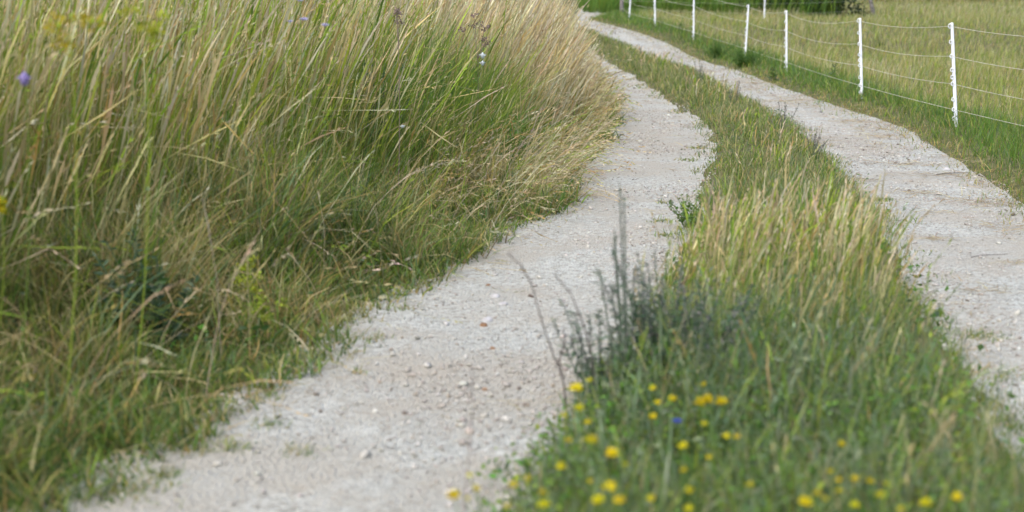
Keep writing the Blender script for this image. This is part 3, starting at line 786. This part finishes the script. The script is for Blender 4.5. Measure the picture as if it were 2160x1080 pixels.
# weeds by the fence and in the pasture
weed('bushy_weed', 'dense dark green feathery weed around the foot of the leaning post', 'weed', on_ground(1575, 140), 60, .40, .60, .05, .014, 60, LUSH * .8, [LUSH * .62, LUSH * .8, GREEN * .8], None, None, (0, 0), .3, True)
weed('bushy_weed', 'dark green feathery weed just left of the leaning post', 'weed', on_ground(1512, 122), 46, .38, .55, .05, .014, 60, LUSH * .8, [LUSH * .62, LUSH * .8, GREEN * .8], None, None, (0, 0), .3, True)
for (px, py, hh, lab) in [(1757, 178, .36, 'upright green thistle in the pasture between two posts'), (1855, 100, .28, 'small green thistle alone in the open pasture'),
                          (1632, 172, .34, 'thin green thistle beside the upright post'), (1436, 66, .30, 'grey green tuft behind the fence by the post with its top cut off')]:
    weed('thistle', lab, 'thistle', on_ground(px, py), 3, hh, .05, .10, .03, 26, GREEN, [GREEN * .7, BGREEN * .7, DGREEN], 'thistles along the fence')

# dark herbs in the left meadow
for (px, py, dep, n_, hh, sp_, lf, lw, cols, lab) in [
        (330, 690, 5.6, 16, .46, .26, .09, .030, [DK, DGREEN, BGREEN * .6], 'dark broad leaved herb deep in the near left meadow'),
        (700, 470, 7.6, 16, .36, .20, .05, .022, [DK, DGREEN, GREEN * .7], 'dark leafy herb at the meadow foot by the crossing stalks'),
        (800, 330, 9.8, 22, .95, .22, .06, .020, [DK, DGREEN, BGREEN * .6], 'tall dark bluish herb standing in the meadow'),
        (930, 300, 10.6, 26, .80, .30, .07, .020, [LUSH * .7, GREEN * .8, DGREEN], 'fresh green herb clump left of the bend'),
        (1070, 340, 10.6, 22, .50, .24, .08, .022, [LUSH, GREEN, LUSH * .7], 'bright green herb clump nearest the bend'),
        (1010, 220, 12.0, 20, .85, .30, .08, .02, [LUSH * .8, GREEN, DGREEN], 'green herb below the brown seed heads'),
        (15, 850, 4.5, 8, .18, .10, .06, .030, [LUSH * .8, GREEN], 'fresh green leaves at the left edge of the short grass')]:
    p = at_depth(px, py, dep); p[2] = gz(p[0], p[1])
    weed('meadow_herb', lab, 'herb', p, n_, hh, sp_, lf, lw, 34, cols[0] * 1.2, cols, 'leafy herbs in the meadow')

# ------------------------------------------------------------------ flowers
YEL = np.array([.66, .56, .010])
def stem_to(e, tip, col=GREEN, r=.0018, bend=.03, name='stem'):
    """stem from the ground under the empty up to TIP (local)"""
    t = np.linspace(0, 1, 9)[:, None]
    path = np.array([0, 0, -.02]) * (1 - t) + np.asarray(tip) * t + np.array([bend, bend * .4, 0]) * (4 * t * (1 - t))
    v, f = tube(path, np.linspace(r * 1.2, r * .8, 9), 5)
    g = Geo(); g.add(v, f, col)
    m = 10; s = R.uniform(.15, .85, m); Q = np.stack([np.interp(s, t[:, 0], path[:, k]) for k in range(3)], -1)
    g.build(name, M_STEM, e)
    g = Geo(); g.add(*leaflets(Q, unit(R.normal(0, 1, (m, 3)) + np.array([0, 0, .3])), R.uniform(.012, .024, m), .009, pal(m, [GREEN, LUSH, BGREEN], [1, 1, 1], .15)))
    g.build('foliage', M_LEAF, e, False)

def puff(c, ax, r, stretch, n=8, m=6):
    """one swollen petal: an ellipsoid along AX"""
    ax = unit(np.asarray(ax, float)); ref = np.array([0, 0, 1.]) if abs(ax[2]) < .9 else np.array([1., 0, 0])
    a = unit(np.cross(ax, ref)); b = np.cross(ax, a); V, F = [], []
    for i in range(m + 1):
        th = PI * i / m
        rr = math.sin(th) * r * (1 + .25 * math.cos(th)); 
        for k in range(n):
            p = 2 * PI * k / n
            V.append(c + ax * (-math.cos(th) * r * stretch) + (a * math.cos(p) + b * math.sin(p) * .6) * max(rr, 1e-4))
    F = [(i * n + k, i * n + (k + 1) % n, (i + 1) * n + (k + 1) % n, (i + 1) * n + k) for i in range(m) for k in range(n)]
    return np.array(V), np.array(F)

def trefoil_head(e, tip, size):
    """bird's foot type head: a ring of pea shaped blossoms with an upright standard petal"""
    k = 6 if size > .026 else (5 if size > .02 else 4)
    g = Geo(); a0 = random.random() * 6
    tone = YEL * np.array([1, random.uniform(.93, 1.12), 1]) * random.uniform(.68, 1.05)
    for i in range(k):
        a = a0 + 2 * PI * i / k + random.uniform(-.25, .25)
        d = np.array([math.cos(a), math.sin(a), random.uniform(.1, .6)])
        c = np.asarray(tip) + d * size * .28
        col = tone * math.exp(random.gauss(0, .1)); col[1] *= random.uniform(.9, 1.08)
        g.add(*puff(c, d, size * .17, 1.5), col)
        up = unit(np.array([d[0] * .4, d[1] * .4, 1.]))
        P = (c - up * size * .02)[None]; 
        g.add(*leaflets(P, up[None], size * .45, size * .42, col[None], d[None], -.15))
    g.build('blossom', M_PETAL, e, True)

FL = [(1243, 804, 1), (1215, 823, 2), (1222, 865, 1.5), (1189, 878, 1), (1240, 893, 1.2), (1199, 930, 1), (1248, 932, 1.9), (1291, 960, 1.9), (1184, 987, 1.5),
      (1113, 1012, 1.2), (1083, 1025, 1.3), (1006, 1034, 1.2), (957, 1049, 1.8), (1145, 1042, 1.2), (1147, 1069, 1.8), (1285, 1031, 1.9), (1262, 1060, 1.8),
      (1306, 1059, 1.6), (1245, 1018, .9), (1320, 981, .8), (991, 1004, .9), (986, 1053, .8), (1069, 1071, 1.1),
      (1419, 844, 1.3), (1387, 851, 1.1), (1377, 821, 1.1), (1477, 853, 2), (1493, 846, 1.7), (1522, 851, 2), (1484, 813, 1), (1377, 881, 1.2), (1440, 943, 1.3),
      (1532, 923, 1.2), (1554, 923, 1), (1486, 896, 1), (1496, 966, .9), (1442, 994, 1), (1373, 1054, 1.2), (1452, 1075, 1.3), (1454, 1038, 1.2),
      (1775, 939, 1.2), (1750, 997, 1), (1767, 1015, 1), (1803, 1013, 1.2), (1836, 1017, 1.2), (1870, 1022, .9), (1724, 1043, 1.2), (1771, 1038, 1.2), (1699, 1065, 2),
      (1741, 1054, .9), (1803, 1068, 1.3), (1857, 1047, 1.4), (1952, 1065, 1.7), (2019, 1052, 1.6), (1581, 1025, 1.1), (1900, 1077, 1)]
ORD = ['top', 'second highest', 'third highest', 'fourth highest', 'fifth highest', 'sixth highest', 'seventh highest', 'eighth highest', 'ninth highest', 'tenth highest',
       'eleventh highest', 'twelfth highest', 'thirteenth highest', 'fourteenth highest', 'fifteenth highest', 'sixteenth highest', 'seventeenth highest', 'eighteenth highest', 'nineteenth highest',
       'twentieth highest', 'twenty-first highest', 'twenty-second highest', 'twenty-third highest', 'lowest']
def patch_of(f): return 0 if f[0] < 1340 else (1 if f[0] < 1570 else 2)
PATCH = ['patch at the gravel edge', 'patch below the dark spired weeds', 'patch toward the second track']
for pi_ in range(3):
    fs = sorted([f for f in FL if patch_of(f) == pi_], key=lambda f: f[1])
    for i, (px, py, s) in enumerate(fs):
        zf = .34 + random.uniform(-.04, .05) if py < 980 else .37 + random.uniform(-.03, .04)
        dep = (H - zf) * FPX / (py - HORIZON)
        p = at_depth(px, py, dep)
        bx, by = p[0] + random.uniform(-.04, .06), p[1] + random.uniform(-.02, .08)
        bx = max(bx, float(XR1(by)) + .02)
        size_word = 'large' if s >= 1.7 else ('small' if s <= 1.1 else 'middling')
        e = empty('yellow_flower', (bx, by, gz(bx, by)), f'{size_word} yellow flower head, {ORD[i]} in the {PATCH[pi_]}', 'flower', 'yellow flowers in the foreground strip')
        tip = p - np.array(e.location)
        stem_to(e, tip, GREEN, .0016)
        trefoil_head(e, tip, .0185 * s * (dep / 3.9) ** .5)

def rayed(e, tip, size, col, n=14, cup=.25, name='blossom', core=None, dome=.2):
    """composite flower: rays round a domed centre"""
    g = Geo()
    for ring, (m, ln, el) in enumerate([(n, 1, cup), (n - 3, .75, cup + .4), (n - 6, .5, cup + .9)]):
        a = np.arange(m) / m * 2 * PI + ring * .3 + R.normal(0, .08, m)
        D = unit(np.stack([np.cos(a), np.sin(a), np.full(m, math.tan(min(el, 1.3)))], -1))
        g.add(*leaflets(np.repeat(np.asarray(tip)[None], m, 0), D, size * .5 * ln * R.uniform(.85, 1.1, m), size * .2, pal(m, [col], [1], .12, .03)))
    v, f = puff(np.asarray(tip) + np.array([0, 0, size * .05]), (0, 0, 1), size * dome, 1.0 if dome > .3 else .7); g.add(v, f, core if core is not None else col * .85)
    g.build(name, M_PETAL, e, False)
def flower(name, label, cat, px, py, dep, size, col, group=None, stem=GREEN, n=14, root=(.1, .1), core=None, dome=.2):
    p = at_depth(px, py, dep)
    bx, by = p[0] - root[0], p[1] + root[1]
    e = empty(name, (bx, by, gz(bx, by)), label, cat, group)
    tip = p - np.array(e.location)
    stem_to(e, tip, stem); rayed(e, tip, size, col, n, core=core, dome=dome)
flower('blue_flower', 'single blue flower among the yellow flowers', 'flower', 1428, 889, 3.75, .03, np.array([.07, .11, .62]), root=(0, .03))
flower('purple_flower', 'round purple flower head at the far left of the tall grass', 'flower', 52, 168, 4.3, .052, np.array([.36, .29, .56]), n=22, root=(.15, .1), dome=.42)
LIL = np.array([.52, .50, .68]); WHT = np.array([.66, .72, .72])
for (px, py, s, lab) in [(633, 2, .038, 'pale lilac flower at the top edge above the tall grass'), (640, 42, .05, 'larger pale lilac flower in the upper meadow'),
                         (613, 46, .036, 'pale lilac flower left of the larger one in the upper meadow'), (686, 54, .045, 'pale lilac flower nearest the dark seed head')]:
    flower('lilac_flower', lab, 'flower', px, py, 6.4, s, LIL, 'pale lilac flowers in the upper meadow', root=(.12, .1))
flower('white_flower', 'upper fluffy white flower head beside the brown seed heads', 'flower', 1018, 118, 10.2, .065, WHT, 'white flowers in the meadow', root=(.05, .05), dome=.36)
flower('white_flower', 'lower fluffy white flower head beside the brown seed heads', 'flower', 1018, 134, 10.2, .055, WHT, 'white flowers in the meadow', root=(.05, .05), dome=.36)
flower('white_flower', 'tiny white flower low on the dark bluish herb', 'flower', 849, 267, 8.6, .035, WHT, 'white flowers in the meadow', root=(.05, .05), dome=.36)

def bedstraw(label, px, py, dep, size, col, group='yellow flower sprays in the meadow', tall=True):
    p = at_depth(px, py, dep); bx, by = p[0] - (.12 if tall else .02), p[1] + .05
    e = empty('flower_spray', (bx, by, gz(bx, by)), label, 'flower spray', group); tip = p - np.array(e.location)
    stem_to(e, tip, YGREEN)
    g = Geo(); m = 240
    cl = R.normal(0, 1, (9, 3)) * size * np.array([.5, .3, .55]); k = R.integers(0, 9, m)
    P = np.asarray(tip) + cl[k] + R.normal(0, size * .17, (m, 3))
    g.add(*leaflets(P, unit(R.normal(0, 1, (m, 3)) + np.array([0, 0, .6])), R.uniform(.008, .02, m), .010, pal(m, [col, col * .75, YGREEN * 1.4], [3, 2, 1], .15)))
    g.build('blossom', M_PETAL, e, False)
bedstraw('golden yellow flower spray high on the far left', 148, 66, 4.2, .075, np.array([.45, .36, .02]))
bedstraw('lime yellow flower spray in the upper left meadow', 305, 42, 4.6, .075, np.array([.38, .40, .03]))
bedstraw('lime yellow spray low in the short grass near the gravel', 522, 588, 5.75, .055, np.array([.34, .38, .03]), tall=False)
bedstraw('dull lime spray just below the lime spray by the gravel', 560, 645, 5.6, .06, np.array([.24, .29, .035]), tall=False)
bedstraw('yellow flower spray cut by the left picture edge', 2, 432, 4.8, .02, np.array([.62, .52, .02]))

def umbel(label, px, py, dep, heads, col):
    p = at_depth(px, py, dep); e = empty('seed_head', (p[0] - .03, p[1] + .05, gz(p[0] - .03, p[1] + .05)), label, 'seed head', 'brown dead seed heads in the meadow')
    o = np.array(e.location); tip = p - o - np.array([0, 0, .12])
    stem_to(e, tip, col * 1.2, .0025, .01)
    for (hx, hy, s) in heads:
        q = at_depth(hx, hy, dep + random.uniform(-.1, .1)) - o
        v, f = tube([tip, (tip + q) / 2 + np.array([0, 0, -.015]), q], [.002, .0016, .0014], 5); gb = Geo(); gb.add(v, f, col * 1.2); b_ = gb.build('branch', M_STEM, e)
        m = 34; gh = Geo(); gh.add(*leaflets(q + R.normal(0, s * .8, (m, 3)) * np.array([1, 1, .6]), unit(R.normal(0, 1, (m, 3))), R.uniform(.010, .022, m), .011, pal(m, [col, col * 1.6], [2, 1], .2)))
        gh.build('seed_foliage', M_STEM, b_, False)
DKB = np.array([.16, .12, .10])
umbel('large branching brown seed head above the white flowers', 1008, 90, 10.4, [(1000, 32, .02), (1012, 48, .024), (998, 55, .02), (1022, 62, .018), (975, 62, .022), (1032, 56, .014), (1028, 92, .022), (1020, 82, .016)], DKB)
umbel('small dusky seed head in the upper meadow', 840, 60, 8.4, [(836, 30, .018), (842, 45, .016), (838, 22, .012)], DKB * 1.2)

# ------------------------------------------------------------------ far shrubs behind the reeds
def shrub(label, px, dep, w, h, col, leaf=.11):
    p = at_depth(px, 10, dep); b = np.array([p[0], p[1], gz(p[0], p[1])])
    e = empty('shrub', b, label, 'shrub', 'shrubs behind the reeds')
    for i in range(7):
        a = random.random() * 6.28; q = np.array([math.cos(a) * w * .35, math.sin(a) * w * .35, h * random.uniform(.6, .9)])
        v, f = tube([np.array([0, 0, -.1]), q * .5 + np.array([0, 0, .1]), q], [.04, .025, .01], 6); g = Geo(); g.add(v, f, BROWN * .6); g.build('stem', M_STEM, e)
    m = 4200; cl = R.normal(0, 1, (40, 3)) * np.array([w * .30, w * .26, h * .22]) + np.array([0, 0, h * .5]); k = R.integers(0, 40, m)
    P = cl[k] + R.normal(0, .16, (m, 3)); P[:, 2] = np.abs(P[:, 2])
    tone = np.exp(R.normal(0, .25, 40))[k][:, None]
    g = Geo(); g.add(*leaflets(P, unit(R.normal(0, 1, (m, 3)) + np.array([0, 0, .3])), R.uniform(.6, 1.2, m) * leaf, leaf * .5, pal(m, [col, col * 1.4, col * .7], [2, 1, 1], .15) * tone))
    g.build('crown', M_LEAF, e, False)
shrub('dark green shrub closing the reed bank at its right end', 1722, 43.6, 2.0, 1.15, np.array([.022, .046, .014]))
shrub('dark green rounded shrub just left of the last shrub by the reeds', 1648, 44.6, 1.7, 1.3, np.array([.028, .058, .016]))
shrub('mid green shrub behind the middle of the reed bank', 1590, 51, 2.4, 1.9, np.array([.04, .085, .018]))
shrub('mid green shrub behind the left end of the reed bank', 1400, 54, 2.6, 1.9, np.array([.05, .105, .02]))

# ------------------------------------------------------------------ single stones, twig and straw wisps on the tracks
def stone(label, px, py, size, col, flat=.6):
    p = on_ground(px, py); p[2] += size * .12
    bm_v = []
    import bmesh
    bm = bmesh.new(); bmesh.ops.create_icosphere(bm, subdivisions=2, radius=size / 2)
    for v in bm.verts:
        d = v.co.normalized(); k = 1 + .35 * (vnoise(d.x * 2.2 + px, d.y * 2.2 + d.z * 1.7 + py, 3) - .5) + .12 * (vnoise(d.x * 6 + px, d.y * 6 + d.z * 5, 8) - .5)
        v.co = Vector((v.co.x * k, v.co.y * k * .8, v.co.z * k * flat))
    me = bpy.data.meshes.new('stone'); bm.to_mesh(me); bm.free()
    c = np.ones((len(me.vertices), 4), np.float32); c[:, :3] = np.array(col) * np.exp(R.normal(0, .07, (len(me.vertices), 1)))
    at = me.color_attributes.new('Col', 'FLOAT_COLOR', 'POINT'); at.data.foreach_set('color', c.ravel())
    me.materials.append(M_STONE)
    o = link(bpy.data.objects.new('stone', me)); o.location = p; o.rotation_euler = (random.uniform(-.2, .2), random.uniform(-.2, .2), random.random() * 6)
    tag(o, label, 'stone', 'single stones lying on the gravel')
stone('dark stone alone on the far pale gravel', 1312, 287, .055, (.07, .065, .075), .5)
for (px, py, s, c, lab) in [(1045, 630, .06, (.40, .395, .39), 'largest pale stone in the middle of the near track'), (1062, 646, .05, (.38, .375, .37), 'pale stone just right of the largest pale stone'),
                            (1028, 680, .06, (.39, .385, .38), 'pale stone behind the brown clod'), (1020, 690, .045, (.19, .11, .06), 'brown clod in front of a pale stone'),
                            (1040, 738, .03, (.20, .12, .065), 'small brown clod on the near gravel'), (973, 775, .026, (.12, .07, .05), 'tiny dark brown pebble on the near gravel'),
                            (1024, 826, .034, (.22, .145, .09), 'rusty brown pebble nearest the grey stalk'), (1030, 604, .032, (.20, .12, .07), 'reddish pebble behind the largest pale stone'),
                            (534, 952, .026, (.10, .09, .10), 'dark pebble near the short grass in the foreground'), (688, 708, .03, (.40, .40, .39), 'white pebble at the grass edge of the near track'),
                            (1996, 360, .06, (.40, .39, .385), 'white stone at the verge below the nearest post'), (2050, 388, .05, (.39, .385, .38), 'pale stone in the dry verge under the fence')]:
    stone(lab, px, py, s, c)

def twig(label, a, b, r=.004):
    A_, B_ = on_ground(*a), on_ground(*b); A_[2] += .014; B_[2] += .016
    t = np.linspace(0, 1, 9)[:, None]; path = A_ * (1 - t) + B_ * t + np.array([0, .006, .003]) * np.sin(t * 5)
    v, f = tube(path, np.linspace(r, r * .5, 9), 6); g = Geo(); g.add(v, f, np.array([.10, .085, .08])); tag(g.build('twig', M_STEM), label, 'twig', 'twigs lying on the track')
twig('thin dark twig lying across the second track', (2048, 548), (2125, 540), .0022)
twig('dark twig lying at the dry verge below the nearest post', (1975, 372), (2050, 366), .003)

P = []; az = []
for (px, py, w, n_) in [(1925, 411, .17, 60), (1965, 452, .24, 40), (1975, 508, .14, 40), (2080, 618, .16, 50), (2130, 560, .12, 30), (1820, 383, .12, 50), (1900, 350, .3, 90), (1985, 372, .35, 120), (1860, 292, .4, 70), (1790, 258, .4, 60), (1560, 178, .5, 100), (1430, 112, .6, 120), (1650, 215, .5, 120), (2070, 430, .35, 120), (2120, 480, .3, 90), (1205, 415, .22, 160), (1160, 435, .2, 80)]:
    c = on_ground(px, py)
    q = R.normal(0, 1, (n_, 2)) * np.array([w * .55, w * .30]); P.append(np.stack([c[0] + q[:, 0], c[1] + q[:, 1]], -1)); az.append(R.normal(0, .8, n_) + PI * (R.random(n_) < .5))
P = np.concatenate(P); az = np.concatenate(az); x, y = scatter(lambda y: XR2(y) - .4, lambda y: XR2(y) + .25, 8, 44, lambda x, y: 420 * mn(1, 11 / y) * sm(.42, .6, fbm(x * 1.3, y * .9, 97)), lambda y: 420 * mn(1, 11 / y))
for (f, a, b, dn, ya, yb) in ((XL1, -.35, .22, 230, 3, 13), (XL2, -.15, .22, 170, 3.5, 26), (XR1, -.2, .1, 120, 4.5, 22)):
    xa, ya_ = scatter(lambda y: f(y) + a, lambda y: f(y) + b, ya, yb, lambda x, y: dn * sm(.44, .62, fbm(x * 1.9, y * 1.5, 98)), lambda y: dn + 0 * y)
    x, y = np.concatenate([x, xa]), np.concatenate([y, ya_])
P = np.concatenate([P, np.stack([x, y], -1)]); az = np.concatenate([az, R.random(len(x)) * 2 * PI]); n = len(P)
c = pal(n, [STRAW * .9, OCHRE, BROWN, PALE * .8], [2.2, 2, 2.6, .4], .2)
Q = roots(P[:, 0], P[:, 1]); Q[:, 2] += .022
v = blades(Q, R.uniform(.06, .2, n), .0045 * wscale(P[:, 1], 7), az, np.full(n, 1.45), R.normal(.12, .1, n), c, c, 3)
grass('straw_wisps', 'dry straw wisps lying on the gravel of the tracks', 'straw', [v[:3]])

# small tufts growing in the gravel
P = []
for (px, py, w, n_) in [(1120, 465, .16, 170), (1160, 452, .12, 90), (1090, 480, .1, 60), (700, 715, .14, 110), (650, 760, .16, 160), (740, 680, .1, 60), (790, 720, .08, 40), (850, 655, .06, 40), (420, 955, .08, 60), (400, 950, .05, 40), (490, 950, .06, 50), (620, 960, .06, 30), (350, 1010, .05, 60), (300, 1040, .12, 120), (230, 1050, .12, 130),
                        (1450, 340, .10, 60), (1475, 315, .10, 80), (1395, 470, .08, 60), (1400, 500, .06, 50), (1400, 430, .05, 30), (760, 790, .04, 20), (570, 900, .06, 40), (560, 845, .06, 40), (1860, 425, .1, 120), (2060, 715, .12, 150), (2120, 900, .14, 220), (2080, 850, .1, 130), (2120, 800, .1, 80), (1430, 240, .15, 60), (890, 605, .08, 60), (2050, 1000, .1, 100), (2140, 980, .22, 320), (2180, 1040, .2, 300), (1270, 240, .2, 120)]:
    c = on_ground(px, py); P.append(np.stack([c[0] + R.normal(0, w * .5, n_), c[1] + R.normal(0, w * .5, n_)], -1))
P = np.concatenate(P); n = len(P)
c0 = pal(n, [GREEN, OCHRE, DGREEN], [2, 1, 1], .2); c1 = pal(n, [GREEN, YGREEN, STRAW, BGREEN], [2.2, 1.5, 1, 1.5], .2)
Q = roots(P[:, 0], P[:, 1])
v = blades(Q, R.uniform(.025, .075, n), .005 * wscale(P[:, 1], 6), R.random(n) * 2 * PI, R.normal(.6, .35, n), R.normal(.6, .4, n), c0, c1, 3)
grass('track_tufts', 'small grass tufts sprouting in the gravel', 'grass', [v[:3]])

# ------------------------------------------------------------------ light, sky, camera
w = bpy.data.worlds.new('World'); SC.world = w; w.use_nodes = True
nt = w.node_tree; nt.nodes.clear()
sky = nt.nodes.new('ShaderNodeTexSky'); sky.sky_type = 'NISHITA'; sky.sun_disc = False
EL, ROT = math.radians(58), math.radians(215)
sky.sun_elevation = EL; sky.sun_rotation = ROT; sky.air_density = 1.0; sky.dust_density = 3.5; sky.ozone_density = 1.0
bg = nt.nodes.new('ShaderNodeBackground'); bg.inputs[1].default_value = .15
wo = nt.nodes.new('ShaderNodeOutputWorld')
nt.links.new(sky.outputs[0], bg.inputs[0]); nt.links.new(bg.outputs[0], wo.inputs[0])
sd = bpy.data.lights.new('sun', 'SUN'); sd.energy = 1.05; sd.angle = math.radians(60); sd.color = (1, .97, .93)
so = link(bpy.data.objects.new('sun', sd))
dirv = Vector((math.sin(ROT) * math.cos(EL), math.cos(ROT) * math.cos(EL), math.sin(EL)))
so.rotation_mode = 'QUATERNION'; so.rotation_quaternion = dirv.to_track_quat('Z', 'Y')

cd = bpy.data.cameras.new('camera'); cam = link(bpy.data.objects.new('camera', cd))
cam.location = (0, 0, H); cam.rotation_euler = (PI / 2 - PITCH, 0, 0)
cd.sensor_width = 36; cd.lens = 36 * FPX / 2160; cd.clip_start = .05; cd.clip_end = 2000
cd.dof.use_dof = True; cd.dof.focus_distance = 11.0; cd.dof.aperture_fstop = 2.2; cd.dof.aperture_blades = 0
SC.camera = cam
SC.view_settings.view_transform = 'Standard'; SC.view_settings.look = 'None'
SC.view_settings.exposure = 1.06; SC.view_settings.gamma = 1
SC.cycles.max_bounces = 8; SC.cycles.transmission_bounces = 4; SC.cycles.diffuse_bounces = 4
SC.cycles.use_denoising = True
